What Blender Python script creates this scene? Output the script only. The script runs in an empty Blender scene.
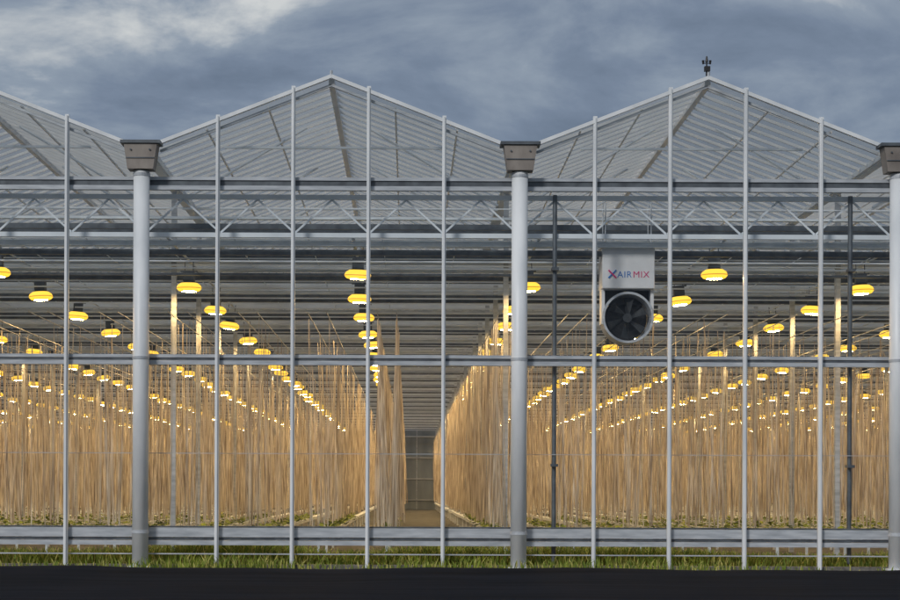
import bpy, math, random
from mathutils import Vector
random.seed(4)
R = random.Random(11)
C = bpy.context.scene.collection

# ------------------------------------------------------------------ helpers
class MB:
    def __init__(s): s.v=[]; s.f=[]; s.m=[]; s.mi=0
    def box(s,x0,x1,y0,y1,z0,z1):
        b=len(s.v)
        s.v+=[(x0,y0,z0),(x1,y0,z0),(x1,y1,z0),(x0,y1,z0),(x0,y0,z1),(x1,y0,z1),(x1,y1,z1),(x0,y1,z1)]
        for q in ((0,3,2,1),(4,5,6,7),(0,1,5,4),(1,2,6,5),(2,3,7,6),(3,0,4,7)):
            s.f.append(tuple(b+i for i in q)); s.m.append(s.mi)
    def tube(s,p,q,r,n=6,r2=None,cap=True):
        p=Vector(p); q=Vector(q); r2=r if r2 is None else r2
        d=(q-p).normalized()
        a=Vector((0,0,1)) if abs(d.z)<.9 else Vector((0,1,0))
        u=d.cross(a).normalized(); w=d.cross(u).normalized()
        b=len(s.v)
        for c,rr in ((p,r),(q,r2)):
            for i in range(n):
                t=2*math.pi*(i+.5)/n
                s.v.append(tuple(c+u*math.cos(t)*rr+w*math.sin(t)*rr))
        for i in range(n):
            j=(i+1)%n
            s.f.append((b+i,b+n+i,b+n+j,b+j)); s.m.append(s.mi)
        if cap and n>3:
            s.f.append(tuple(b+i for i in range(n))); s.m.append(s.mi)
            s.f.append(tuple(b+n+i for i in reversed(range(n)))); s.m.append(s.mi)
    def poly(s,pts):
        b=len(s.v); s.v+=[tuple(p) for p in pts]
        s.f.append(tuple(range(b,b+len(pts)))); s.m.append(s.mi)
    def beam(s,p,q,wy,h):
        p=Vector(p); q=Vector(q); d=(q-p).normalized()
        n=Vector((-d.z,0,d.x))*h/2; y=Vector((0,wy/2,0))
        b=len(s.v)
        for c in (p,q):
            s.v+=[tuple(c-n-y),tuple(c+n-y),tuple(c+n+y),tuple(c-n+y)]
        for i in range(4):
            j=(i+1)%4
            s.f.append((b+i,b+j,b+4+j,b+4+i)); s.m.append(s.mi)
        s.f.append((b+3,b+2,b+1,b)); s.m.append(s.mi)
        s.f.append((b+4,b+5,b+6,b+7)); s.m.append(s.mi)
    def obj(s,name,mats,parent=None,smooth=False):
        me=bpy.data.meshes.new(name); me.from_pydata(s.v,[],s.f)
        for m in (mats if isinstance(mats,list) else [mats]): me.materials.append(m)
        me.polygons.foreach_set('material_index',s.m)
        if smooth: me.polygons.foreach_set('use_smooth',[True]*len(s.f))
        me.update()
        o=bpy.data.objects.new(name,me); C.objects.link(o)
        if parent: o.parent=parent
        return o

def empty(name,loc=(0,0,0)):
    o=bpy.data.objects.new(name,None); o.location=loc; C.objects.link(o); return o

def mat(name,c1,c2,scale=3,rough=.5,metal=0,stretch=(1,1,1),bump=0,detail=5,spec=.5):
    m=bpy.data.materials.new(name); m.use_nodes=True; nt=m.node_tree; N=nt.nodes; L=nt.links
    p=N['Principled BSDF']
    tc=N.new('ShaderNodeTexCoord'); mp=N.new('ShaderNodeMapping'); mp.inputs['Scale'].default_value=stretch
    no=N.new('ShaderNodeTexNoise'); no.inputs['Scale'].default_value=scale; no.inputs['Detail'].default_value=detail
    r=N.new('ShaderNodeValToRGB'); r.color_ramp.elements[0].position=.32; r.color_ramp.elements[1].position=.68
    r.color_ramp.elements[0].color=(*c1,1); r.color_ramp.elements[1].color=(*c2,1)
    L.new(tc.outputs['Object'],mp.inputs[0]); L.new(mp.outputs[0],no.inputs['Vector'])
    L.new(no.outputs['Fac'],r.inputs[0]); L.new(r.outputs[0],p.inputs['Base Color'])
    p.inputs['Roughness'].default_value=rough; p.inputs['Metallic'].default_value=metal
    p.inputs['Specular IOR Level'].default_value=spec
    if bump:
        b=N.new('ShaderNodeBump'); b.inputs['Strength'].default_value=bump
        L.new(no.outputs['Fac'],b.inputs['Height']); L.new(b.outputs[0],p.inputs['Normal'])
    return m

def emis(name,col,st):
    m=bpy.data.materials.new(name); m.use_nodes=True; p=m.node_tree.nodes['Principled BSDF']
    p.inputs['Base Color'].default_value=(.5,.4,.2,1)
    p.inputs['Emission Color'].default_value=(*col,1); p.inputs['Emission Strength'].default_value=st
    return m

def glass(name,tint,refl,haze,hazecol):
    m=bpy.data.materials.new(name); m.use_nodes=True; nt=m.node_tree; N=nt.nodes; L=nt.links
    for n in list(N):
        if n.type!='OUTPUT_MATERIAL': N.remove(n)
    out=[n for n in N if n.type=='OUTPUT_MATERIAL'][0]
    tr=N.new('ShaderNodeBsdfTransparent'); tr.inputs[0].default_value=(*tint,1)
    gl=N.new('ShaderNodeBsdfGlossy'); gl.inputs['Roughness'].default_value=.06; gl.inputs['Color'].default_value=(.9,.95,1,1)
    last=tr
    if haze:
        df=N.new('ShaderNodeBsdfTranslucent'); df.inputs[0].default_value=(*hazecol,1)
        a=N.new('ShaderNodeMixShader'); a.inputs[0].default_value=haze
        L.new(tr.outputs[0],a.inputs[1]); L.new(df.outputs[0],a.inputs[2]); last=a
    if refl:
        b=N.new('ShaderNodeMixShader'); b.inputs[0].default_value=refl
        L.new(last.outputs[0],b.inputs[1]); L.new(gl.outputs[0],b.inputs[2]); last=b
    L.new(last.outputs[0],out.inputs['Surface'])
    return m

M_white=mat('painted_steel',(.66,.69,.72),(.84,.86,.88),2.5,.42,0,(1,1,.3))
M_galv=mat('galvanised_steel',(.36,.39,.43),(.56,.59,.63),4,.5,.1,(.5,1,3))
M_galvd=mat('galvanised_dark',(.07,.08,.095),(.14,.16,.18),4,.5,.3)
M_inner=mat('truss_steel',(.66,.71,.77),(.82,.87,.92),1.5,.6,0)
M_bar=mat('roof_bar_white',(.76,.77,.78),(.90,.90,.90),1.5,.6,0)
M_brown=mat('gutter_end_plate',(.18,.155,.14),(.32,.285,.255),3,.6,.1,(1,1,.5))
M_string=mat('jute_string',(.27,.21,.155),(.90,.83,.72),16,.9,0,(1,1,.05),0,2)
M_screen=mat('folded_screen',(.55,.61,.67),(.78,.84,.89),3,.8,0,(1,1,4))
M_wall=mat('end_wall_panel',(.20,.23,.25),(.30,.34,.36),1.2,.6,0,(1,1,.3))
M_floor=mat('greenhouse_floor',(.07,.072,.07),(.13,.135,.13),1.4,.9)
M_ground=mat('ground_grass',(.035,.05,.02),(.09,.10,.045),.7,.95,0,(1,1,1),.4,8)
M_gravel=mat('gravel',(.09,.085,.075),(.22,.21,.19),9,.95,0,(1,1,1),.5,8)
M_liner=mat('black_liner',(.006,.009,.014),(.013,.018,.028),.8,.95,0,(.3,3,1),.6,8,.03)
M_leaf=mat('crop_leaf',(.08,.14,.012),(.26,.31,.03),2,.7)
M_straw=mat('dry_stem',(.34,.32,.07),(.50,.47,.14),2,.8)
M_lamp_hot=emis('lamp_bulb_glow',(1,.625,.24),250)
M_lamp_side=emis('lamp_reflector_glow',(1,.60,.035),1.4)
M_lamp_dim=emis('lamp_reflector_dim',(1,.42,.02),.55)
M_black=mat('black_plastic',(.012,.012,.014),(.03,.03,.035),5,.5)
M_unit=mat('unit_white',(.66,.67,.69),(.76,.77,.79),3,.4)
M_blue=mat('logo_blue',(.02,.16,.50),(.03,.20,.55),3,.5)
M_pink=mat('logo_pink',(.60,.02,.16),(.65,.03,.2),3,.5)
M_glassF=glass('facade_glass',(.96,.97,.97),.03,0,(.7,.75,.8))
M_glassS=glass('side_glass',(.7,.72,.74),0,.3,(.3,.3,.3))
M_glassR=glass('roof_glass',(.64,.65,.65),.03,.33,(.58,.57,.55))

# ------------------------------------------------------------------ layout
X0=2.34; BAY=8.0
KS=list(range(-6,7)); COLX=[X0+BAY*k for k in KS]
XL,XR=COLX[0],COLX[-1]
DEPTH=112.0
Z_G=9.02; Z_R=10.43; HW=.36
def rake_z(x):
    t=(x-X0)%BAY
    d=min(t,BAY-t)
    return Z_G+(Z_R-Z_G)*max(0,(d-HW))/(4-HW)

GH=empty('greenhouse')

b=MB()
for x in COLX:
    b.tube((x,-.20,.03),(x,-.20,8.38),.17,24)
    b.box(x-.24,x+.24,-.42,.02,0,.035)
o=b.obj('facade_columns',M_white,GH,False)
for p in o.data.polygons:
    if len(p.vertices)==4 and abs(p.normal.z)<.1 and p.area>.3: p.use_smooth=True
b=MB()
for x in COLX:
    for z in (4.43,8.3,.75):
        b.tube((x,-.20,z-.03),(x,-.20,z+.03),.18,20)
b.obj('column_collars',M_galv,GH)
b=MB()
for x in COLX:
    pts=[(-.27,8.40),(.27,8.40),(.35,8.93),(-.35,8.93)]
    i=len(b.v)
    for y in (-.42,-.02):
        for px,pz in pts: b.v.append((x+px,y,pz))
    for q in ((0,1,2,3),(7,6,5,4),(0,4,5,1),(1,5,6,2),(2,6,7,3),(3,7,4,0)):
        b.f.append(tuple(i+k for k in q)); b.m.append(0)
    b.mi=1
    b.box(x-.42,x+.42,-.46,.0,8.935,9.0)
    b.box(x-.30,x+.30,-.44,-.425,8.62,8.64)
    b.tube((x-.2,-.45,8.8),(x-.2,-.42,8.8),.02,6); b.tube((x+.2,-.45,8.8),(x+.2,-.42,8.8),.02,6)
    b.mi=0
b.obj('gutter_end_boxes',[M_brown,M_galvd],GH)

b=MB()
for x in COLX:
    b.box(x-.08,x+.08,.02,DEPTH,8.86,8.90)
    b.box(x-.13,x-.085,.02,DEPTH,8.88,9.0)
    b.box(x+.085,x+.13,.02,DEPTH,8.88,9.0)
b.obj('gutters',M_inner,GH)

b=MB(); PX=1.6
n=int(round((XR-XL)/PX))
for i in range(n+1):
    x=XL+i*PX
    if i%5==0: continue
    top=rake_z(x)+.10
    b.box(x-.042,x+.042,-.13,-.02,.0,top)
    b.box(x-.016,x+.016,-.17,-.132,.0,top-.03)
b.obj('mullions',M_white,GH)

b=MB()
for x in COLX[:-1]:
    r=x+4
    b.beam((x+HW,-.09,Z_G-.01),(r,-.09,Z_R),.10,.075)
    b.beam((x+BAY-HW,-.085,Z_G-.01),(r,-.085,Z_R),.10,.075)
b.obj('gable_rakes',M_white,GH)
b=MB()
for x in COLX[:-1]:
    r=x+4
    b.beam((x+HW,.03,Z_G-.17),(r,.03,Z_R-.16),.06,.05)
    b.beam((x+BAY-HW,.035,Z_G-.17),(r,.035,Z_R-.16),.06,.05)
    b.tube((r,-.1,Z_R-.06),(r,-.1,Z_R+.12),.035,6)
b.obj('gable_inner_bars',M_galv,GH)
b=MB()
def hbar(z0,z1,y0,y1): b.box(XL,XR,y0,y1,z0,z1)
hbar(8.235,8.305,.0,.10)
hbar(8.03,8.12,.0,.14)
hbar(4.46,4.53,.0,.10)
hbar(4.31,4.40,.0,.14)
hbar(.64,.84,.0,.14)
hbar(.47,.57,.0,.12)
b.obj('facade_beams',M_galv,GH)
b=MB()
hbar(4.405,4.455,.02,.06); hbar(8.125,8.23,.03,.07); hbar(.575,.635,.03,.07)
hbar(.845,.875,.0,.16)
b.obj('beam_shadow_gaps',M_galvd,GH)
b=MB()
hbar(.27,.295,.0,.05); hbar(2.42,2.435,.25,.27)
b.obj('thin_rails',M_galv,GH)
b=MB(); b.box(XL,XR,-.02,.16,-.2,.06); b.obj('plinth',M_gravel,GH)
b=MB()
for x in (3.13,9.47,-20.9,19.1):
    b.tube((x,.35,.1),(x,.35,8.0),.05,10)
    for z in (2.2,4.4,6.4): b.box(x-.075,x+.075,.16,.42,z-.03,z+.03)
b.obj('downpipes',M_galvd,GH)

b=MB()
for i in range(n):
    xa=XL+i*PX+.045; xb=XL+(i+1)*PX-.045
    for z0,z1 in ((.88,4.30),(4.54,8.02)):
        b.poly([(xa,-.06+R.uniform(-.004,.004),z0),(xb,-.06+R.uniform(-.004,.004),z0),(xb,-.06,z1),(xa,-.06,z1)])
    zz=8.32
    za,zb=rake_z(xa)-.05,rake_z(xb)-.05
    b.poly([(xa,-.06,zz),(xb,-.06,zz),(xb,-.06,zb),(xa,-.06,za)])
b.obj('facade_glass',M_glassF,GH)

b=MB()
for x in COLX[:-1]:
    r=x+4
    b.poly([(x+.13,0,Z_G-.03),(x+.13,DEPTH,Z_G-.03),(r,DEPTH,Z_R-.01),(r,0,Z_R-.01)])
    b.poly([(x+BAY-.13,0,Z_G-.03),(r,0,Z_R-.01),(r,DEPTH,Z_R-.01),(x+BAY-.13,DEPTH,Z_G-.03)])
b.obj('roof_glass',M_glassR,GH)
b=MB()
for x in COLX[:-1]:
    r=x+4
    y=.6; i=0
    while y<DEPTH:
        b.beam((x+.15,y,Z_G-.07),(r-.02,y,Z_R-.06),.035,.065)
        b.beam((x+BAY-.15,y,Z_G-.07),(r+.02,y,Z_R-.06),.035,.065)
        y+=.60 if y<30 else 1.4
    b.box(r-.06,r+.06,.0,DEPTH,Z_R-.16,Z_R-.02)
    for t in (.33,.66):
        for sgn in (-1,1):
            xx=r+sgn*4*(1-t); zz=Z_G+(Z_R-Z_G)*t-.12
            b.box(xx-.02,xx+.02,.2,DEPTH,zz-.02,zz+.02)
b.obj('roof_bars',M_bar,GH)
b=MB()
for x in COLX[:-1]:
    r=x+4
    for y in [2+5*i for i in range(8)]:
        b.tube((x+.3,y+1,8.2),(x+3.3,y+1,Z_R-.45),.03,5)
        b.tube((x+7.7,y+1,8.2),(x+4.7,y+1,Z_R-.45),.03,5)
        b.box(x+.2,x+7.8,y+.96,y+1.04,8.62,8.68)
        b.box(x+.2,x+7.8,y+2.96,y+3.02,8.40,8.45)
        b.box(x+1.5,x+6.5,y+.1,y+.16,9.32,9.37)
b.obj('vent_pushrods',M_inner,GH)

TY=[.45]+[5.0*i for i in range(1,23)]
b=MB()
for y in TY:
    b.box(XL,XR,y-.05,y+.05,7.90,8.0)
    b.box(XL,XR,y-.05,y+.05,7.08,7.18)
    s=.8
    nn=int((XR-XL)/s)
    rr=.028 if y<40 else .035
    for i in range(nn):
        xa=XL+i*s
        if i%2==0: b.tube((xa,y,7.18),(xa+s,y,7.90),rr,4,cap=False)
        else: b.tube((xa,y,7.90),(xa+s,y,7.18),rr,4,cap=False)
b.obj('trusses',M_inner,GH)
b=MB()
for y in TY[1:]:
    for x in COLX: b.box(x-.06,x+.06,y-.07,y+.07,0,8.82)
b.obj('interior_posts',M_galv,GH)
b=MB(); b2=MB()
for y in TY:
    for dy,z,h in ((.25,6.93,.11),(2.6,7.30,.06),(1.5,7.70,.045),(3.8,7.52,.05)):
        if y+dy<DEPTH: b.box(XL,XR,y+dy-.06,y+dy+.06,z,z+h)
    for dy,z,h in ((.6,6.78,.12),(2.1,6.98,.13),(3.3,6.66,.06),(4.3,7.12,.15),(3.0,7.62,.12),(1.1,7.42,.12)):
        if y+dy<DEPTH: b2.box(XL,XR,y+dy-.05,y+dy+.05,z,z+h)
b.obj('folded_screens',M_screen,GH)
b2.obj('cable_trays',M_galvd,GH)
b=MB()
y=1.0
while y<DEPTH:
    b.tube((XL,y,7.03),(XR,y,7.03),.020,4,cap=False)
    b.tube((XL,y+.3,7.85),(XR,y+.3,7.85),.014,4,cap=False)
    b.tube((XL,y+.6,6.72),(XR,y+.6,6.72),.024,4,cap=False)
    y+=1.25
for x in [XL+1.6*i for i in range(n)]:
    b.tube((x+.3,.5,7.05),(x+.3,DEPTH,7.05),.010,4,cap=False)
b.obj('screen_wires',M_inner,GH)

b=MB()
b.box(XL,XR,DEPTH,DEPTH+.1,0,8.9)
b.mi=1
for i in range(n+1):
    x=XL+i*PX; b.box(x-.05,x+.05,DEPTH-.08,DEPTH-.003,0,8.9)
for z in (.8,2.6,4.4,6.2,8.0): b.box(XL,XR,DEPTH-.14,DEPTH-.083,z-.05,z+.05)
b.obj('end_wall',[M_wall,M_galv],GH)
b=MB()
for x in (XL-.02,XR+.02):
    for y in [2*i for i in range(56)]: b.box(x-.04,x+.04,y-.03,y+.03,0,8.9)
    for z in (.8,4.4,8.0): b.box(x-.09,x-.043,.2,DEPTH-.2,z-.05,z+.05)
b.obj('side_wall_frames',M_inner,GH)
b=MB()
for x in (XL-.02,XR+.02): b.poly([(x,0,0),(x,DEPTH,0),(x,DEPTH,8.9),(x,0,8.9)])
b.obj('side_glass',M_glassS,GH)
b=MB(); b.box(XL,XR,.17,DEPTH,-.1,.02); b.obj('floor',M_floor,GH)

# ------------------------------------------------------------------ strings
def vis_y(X):
    e=(-9.2 if X<0 else 11.0)
    return max(0,(X/e-1)*37.3-9)
ROWS=[-.5-1.6*i for i in range(27)]+[2.3+1.6*i for i in range(29)]
b=MB(); wires=MB()
def strings(X,y0,y1,lo,hi,wmul,drop=1.3):
    for off in (-.22,.22):
        wires.tube((X+off,y0-.3,5.72),(X+off,y1+.3,5.72),.012,4,cap=False)
        y=y0+R.uniform(0,.6)
        while y<y1:
            zt=5.70-(R.random()**3)*drop
            xb=X+off*.6+R.gauss(0,.09); yb=y+R.gauss(0,.22)
            w=R.uniform(.007,.016)*wmul
            zb=R.uniform(.72,.95)
            xm=(X+off+xb)/2+R.gauss(0,.025); ym=(y+yb)/2+R.gauss(0,.04); zm=(zt+zb)/2
            P=[(X+off+R.gauss(0,.02),y,zt),(xm,ym,zm),(xb,yb,zb)]
            i0=len(b.v)
            for kk,p in enumerate(P):
                ww=w*(.7,1.1,1.45)[kk]
                for t in (0,2.094,4.189):
                    b.v.append((p[0]+math.cos(t)*ww,p[1]+math.sin(t)*ww,p[2]))
            for s in (0,3):
                for k in range(3):
                    j=(k+1)%3
                    b.f.append((i0+s+k,i0+s+j,i0+s+3+j,i0+s+3+k)); b.m.append(0)
            y+=R.uniform(lo,hi) if R.random()<.75 else .05
for X in ROWS:
    v=vis_y(X)
    a=max(3.2,v)
    if abs(X-.9)<1.6: strings(X,a,57,.14,.34,1,.5)
    elif a<55: strings(X,a,57+R.uniform(-1,1),.40,1.15,1)
    strings(X,max(62,v),108,.4,1.0,1.6)
b.obj('hanging_crop_strings',M_string)
wires.obj('crop_wires',M_galv,GH)

b=MB()
for X in ROWS:
    b.box(X-.12,X+.12,2.9,57.5,.50,.60); b.box(X-.12,X+.12,61.5,108.5,.50,.60)
    for y in range(4,57,4): b.box(X-.03,X+.03,y-.03,y+.03,.02,.5)
b.obj('crop_gutter',M_screen)
b=MB()
for X in ROWS:
    if abs(X)>24: continue
    y=3.0
    while y<30:
        for k in range(5):
            a=R.uniform(0,6.28); l=R.uniform(.10,.26); w=l*.3; z=R.uniform(.6,.75)
            c=Vector((X+R.gauss(0,.08),y+R.gauss(0,.1),z)); d=Vector((math.cos(a),math.sin(a),R.uniform(-.4,.5))).normalized()*l
            s=Vector((-math.sin(a),math.cos(a),0))*w
            b.poly([c,c+d*.5+s,c+d,c+d*.5-s])
        y+=.25
b.obj('young_crop_plants',M_leaf)
def weeds(name,ya,yb,N,hmin,hmax,xa=-14,xb=18,thr=.35):
    b=MB()
    for i in range(N):
        x=R.uniform(xa,xb); y=R.uniform(ya,yb)
        dens=.5+.5*math.sin(x*.9+1.3*math.sin(x*.37))*math.cos(x*.23+1)
        if R.random()>thr+(1-thr)*dens: continue
        h=R.uniform(hmin,hmax)*(.6+.6*dens); lean=R.gauss(0,.35)*h; w=R.uniform(.008,.02)
        b.mi=1 if R.random()<.3 else 0
        a=R.uniform(0,3.14); u=Vector((math.cos(a)*w,math.sin(a)*w,0)); p=Vector((x,y,0.0))
        q=p+Vector((lean*.4,0,h*.6)); t=p+Vector((lean,R.gauss(0,.05),h))
        b.poly([p-u,p+u,q+u*.8,q-u*.8]); b.poly([q-u*.8,q+u*.8,t])
    return b.obj(name,[M_leaf,M_straw])
weeds('grass_strip',.25,2.6,34000,.2,.55,thr=.6)
weeds('weeds',-1.0,-.03,7000,.06,.28,thr=.05)

# ------------------------------------------------------------------ lamps
b=MB()
NR=16
def ring(z,rx,ry,n=NR):
    i=len(b.v)
    for k in range(n):
        t=2*math.pi*k/n
        b.v.append((rx*math.copysign(abs(math.cos(t))**.85,math.cos(t)),ry*math.copysign(abs(math.sin(t))**.85,math.sin(t)),z))
    return i
def loft(a,c,mi,n=NR):
    for k in range(n):
        j=(k+1)%n
        b.f.append((a+k,a+j,c+j,c+k)); b.m.append(mi)
prof=[(-.10,.17,.16),(-.08,.25,.23),(-.03,.295,.27),(-.01,.30,.275),(.05,.27,.25),(.10,.20,.19),(.14,.12,.11)]
rs=[ring(z,a,c) for z,a,c in prof]
mi=[1,1,2,1,1,3]
for i in range(len(rs)-1): loft(rs[i],rs[i+1],mi[i])
b.f.append(tuple(reversed(range(rs[0],rs[0]+NR)))); b.m.append(0)
b.mi=3; b.box(-.13,.13,-.12,.12,.14,.36); b.box(-.20,.20,-.05,.05,.361,.39)
b.tube((-.1,0,.39),(-.1,0,.62),.012,4); b.tube((.1,0,.39),(.1,0,.62),.012,4)
lm=b.obj('grow_lamp',[M_lamp_hot,M_lamp_side,M_lamp_dim,M_galvd])
for p in lm.data.polygons:
    if p.material_index in (1,2): p.use_smooth=True
first=True
rows=[(-1.2+8*k,1.74) for k in range(-5,7)]+[(-5.2+8*k,4.4) for k in range(-5,7)]
for X,ys in rows:
    y=ys
    while y<107:
        if y>vis_y(X)-4:
            if first: o=lm; first=False
            else:
                o=bpy.data.objects.new('grow_lamp',lm.data); C.objects.link(o)
            o.location=(X+R.gauss(0,.04),y,6.47+R.gauss(0,.025)); o.rotation_euler=(R.gauss(0,.03),R.gauss(0,.06),R.gauss(0,.1))
        y+=4.99 if y<20 else 3.6
b=MB()
for X,ys in rows: b.box(X-.03,X+.03,.5,107,7.06,7.078)
b.obj('lamp_rails',M_inner,GH)

# ------------------------------------------------------------------ fan unit
U=empty('air_circulation_unit',(4.78,1.2,0))
b=MB(); b.box(-.57,.57,-.35,.35,6.06,6.95); b.box(-.60,.60,-.37,.37,6.952,6.99)
h=b.obj('housing',M_unit,U)
bv=h.modifiers.new('bevel','BEVEL'); bv.width=.015
b=MB()
NS=40; cz=5.44
def ringY(r,y):
    i=len(b.v)
    for k in range(NS):
        t=2*math.pi*k/NS; b.v.append((r*math.cos(t),y,cz+r*math.sin(t)))
    return i
A=ringY(.56,-.30);B=ringY(.51,-.30);Cc=ringY(.48,.30);D=ringY(.56,.30)
for p,q in ((A,B),(B,Cc),(Cc,D),(D,A)):
    for k in range(NS):
        j=(k+1)%NS; b.f.append((p+k,p+j,q+j,q+k)); b.m.append(0)
b.obj('fan_shroud',M_galv,U)
b=MB()
b.tube((0,.22,cz),(0,.25,cz),.475,32)
b.obj('fan_back_grille',M_black,U)
b=MB()
b.box(-.57,-.50,-.2,.2,5.3,6.058); b.box(.50,.57,-.2,.2,5.3,6.058); b.mi=1; b.box(-.5,.5,.1,.2,5.75,6.058)
b.obj('shroud_brackets',[M_unit,M_black],U)
b=MB()
b.tube((0,-.18,cz),(0,.1,cz),.10,16)
for k in range(6):
    t=2*math.pi*k/6+.3
    def pt(r,a,y): return (r*math.cos(t+a),y,cz+r*math.sin(t+a))
    b.poly([pt(.09,-.35,-.12),pt(.44,-.10,-.14),pt(.45,.32,.02),pt(.09,.45,.02)])
b.obj('fan_blades',mat('blade_grey',(.035,.04,.045),(.08,.085,.09),4,.35),U)
b=MB()
for r in (.2,.32,.44):
    for k in range(28):
        t=2*math.pi*k/28; t2=2*math.pi*(k+1)/28
        b.tube((r*math.cos(t),-.31,cz+r*math.sin(t)),(r*math.cos(t2),-.31,cz+r*math.sin(t2)),.004,4,cap=False)
for k in range(4):
    t=math.pi*k/4
    b.tube((.5*math.cos(t),-.315,cz+.5*math.sin(t)),(-.5*math.cos(t),-.315,cz-.5*math.sin(t)),.004,4,cap=False)
b.obj('fan_guard',M_black,U)
b=MB()
for x in (-.5,.5):
    b.tube((x,-.25,6.99),(x,-.25,8.0),.015,5); b.tube((x,.25,6.99),(x,.25,8.0),.015,5)
b.obj('hangers',M_galv,U)
def text(body,x,z,size,m,nm):
    cu=bpy.data.curves.new(nm,'FONT'); cu.body=body; cu.size=size; cu.extrude=.003; cu.offset=-.001; cu.space_character=1.08; cu.align_x='LEFT'
    o=bpy.data.objects.new(nm,cu); o.rotation_euler=(math.pi/2,0,0); o.location=(x,-.356,z); cu.materials.append(m)
    C.objects.link(o); o.parent=U
text('AIR',-.25,6.30,.20,M_blue,'lettering_blue'); text('MIX',.09,6.30,.20,M_pink,'lettering_pink')
b=MB()
b.tube((-.44,-.355,6.29),(-.27,-.355,6.46),.022,4); b.mi=1; b.tube((-.44,-.357,6.46),(-.27,-.357,6.29),.022,4)
b.obj('logo_cross',[M_blue,M_pink],U)

b=MB()
b.tube((0,0,0),(0,0,.30),.022,8,.014)
b.box(-.05,.07,-.05,.05,.10,.2)
b.tube((-.08,0,.27),(.08,0,.27),.010,6)
for x in (-.075,.075):
    b.tube((x,0,.25),(x,0,.33),.018,8,.03)
b.tube((0,0,.30),(0,0,.42),.035,10,.015)
w=b.obj('weather_sensor',M_black); w.location=(6.30,-.09,Z_R+.04)

# ------------------------------------------------------------------ ground
b=MB(); b.poly([(-2500,-500,-.06),(2500,-500,-.06),(2500,3500,-.06),(-2500,3500,-.06)]); b.obj('ground',M_ground)
b=MB(); b.poly([(-60,-3.6,-.03),(60,-3.6,-.03),(60,-.02,-.03),(-60,-.02,-.03)]); b.obj('gravel_path',M_gravel)
b=MB(); prof=[(-3.0,-.05),(-3.7,.10),(-4.2,.185),(-4.8,.17),(-6,.05),(-9,.02),(-14,.02),(-20,.02),(-24,.02)]
xs=[-50+.5*i for i in range(201)]
for x in xs:
    for j,(y,z) in enumerate(prof):
        wz=.016*math.sin(x*.7)+.010*math.sin(x*1.9+1)+R.uniform(-.006,.006)
        b.v.append((x,y+.05*math.sin(x*.5),z+(wz if 0<j<5 else (R.uniform(.0,.02) if j else 0))))
np_=len(prof)
for i in range(len(xs)-1):
    for j in range(np_-1):
        b.f.append((i*np_+j,i*np_+j+1,(i+1)*np_+j+1,(i+1)*np_+j)); b.m.append(0)
b.obj('black_liner_bank',M_liner,None,True)

# ------------------------------------------------------------------ world
W=bpy.data.worlds.new('World'); bpy.context.scene.world=W; W.use_nodes=True
nt=W.node_tree; N=nt.nodes; L=nt.links
bg=N['Background']; out=[n_ for n_ in N if n_.type=='OUTPUT_WORLD'][0]
sky=N.new('ShaderNodeTexSky'); sky.sky_type='NISHITA'; sky.sun_disc=False
SE,SA=math.radians(30),math.radians(212)
sky.sun_elevation=SE; sky.sun_rotation=SA
L.new(sky.outputs[0],bg.inputs[0]); bg.inputs[1].default_value=.06
tc=N.new('ShaderNodeTexCoord'); mp=N.new('ShaderNodeMapping'); mp.inputs['Scale'].default_value=(1,1,2.2); mp.inputs['Location'].default_value=(1.75,.3,.1)
L.new(tc.outputs['Generated'],mp.inputs[0])
n1=N.new('ShaderNodeTexNoise'); n1.inputs['Scale'].default_value=8; n1.inputs['Detail'].default_value=11; n1.inputs['Roughness'].default_value=.56
n1.inputs['Distortion'].default_value=.3
L.new(mp.outputs[0],n1.inputs['Vector'])
sp=N.new('ShaderNodeSeparateXYZ'); L.new(tc.outputs['Generated'],sp.inputs[0])
ez=N.new('ShaderNodeMapRange'); ez.inputs['From Min'].default_value=.21; ez.inputs['From Max'].default_value=.28
ez.inputs['To Min'].default_value=-.02; ez.inputs['To Max'].default_value=.12
L.new(sp.outputs['Z'],ez.inputs['Value'])
ad=N.new('ShaderNodeMath'); ad.operation='ADD'; L.new(n1.outputs['Fac'],ad.inputs[0]); L.new(ez.outputs[0],ad.inputs[1])
rp=N.new('ShaderNodeValToRGB'); e=rp.color_ramp.elements
e[0].position=.34; e[0].color=(.12,.16,.225,1); e[1].position=.74; e[1].color=(.64,.66,.66,1)
x_=rp.color_ramp.elements.new(.50); x_.color=(.19,.24,.325,1)
x_=rp.color_ramp.elements.new(.61); x_.color=(.28,.335,.41,1)
L.new(ad.outputs[0],rp.inputs[0])
bg2=N.new('ShaderNodeBackground'); bg2.inputs[1].default_value=1.0; L.new(rp.outputs[0],bg2.inputs[0])
mx=N.new('ShaderNodeMixShader'); mx.inputs[0].default_value=.92
L.new(bg.outputs[0],mx.inputs[1]); L.new(bg2.outputs[0],mx.inputs[2]); L.new(mx.outputs[0],out.inputs['Surface'])

sl=bpy.data.lights.new('sun','SUN'); sl.energy=1.5; sl.angle=math.radians(12); sl.color=(1,.97,.93)
so=bpy.data.objects.new('sun',sl); C.objects.link(so)
d=Vector((math.sin(SA)*math.cos(SE),math.cos(SA)*math.cos(SE),math.sin(SE)))
so.rotation_euler=d.to_track_quat('Z','Y').to_euler()

# ------------------------------------------------------------------ camera
cd=bpy.data.cameras.new('camera'); cam=bpy.data.objects.new('camera',cd); C.objects.link(cam)
cd.sensor_width=36; cd.lens=1754/900*36; cd.shift_x=42/900; cd.shift_y=190/900
cd.clip_start=.5; cd.clip_end=6000
cam.location=(0,-37.3,1.66); cam.rotation_euler=(math.radians(90),-.004,0)
bpy.context.scene.camera=cam
vs=bpy.context.scene.view_settings; vs.view_transform='Standard'; vs.look='None'; vs.exposure=0
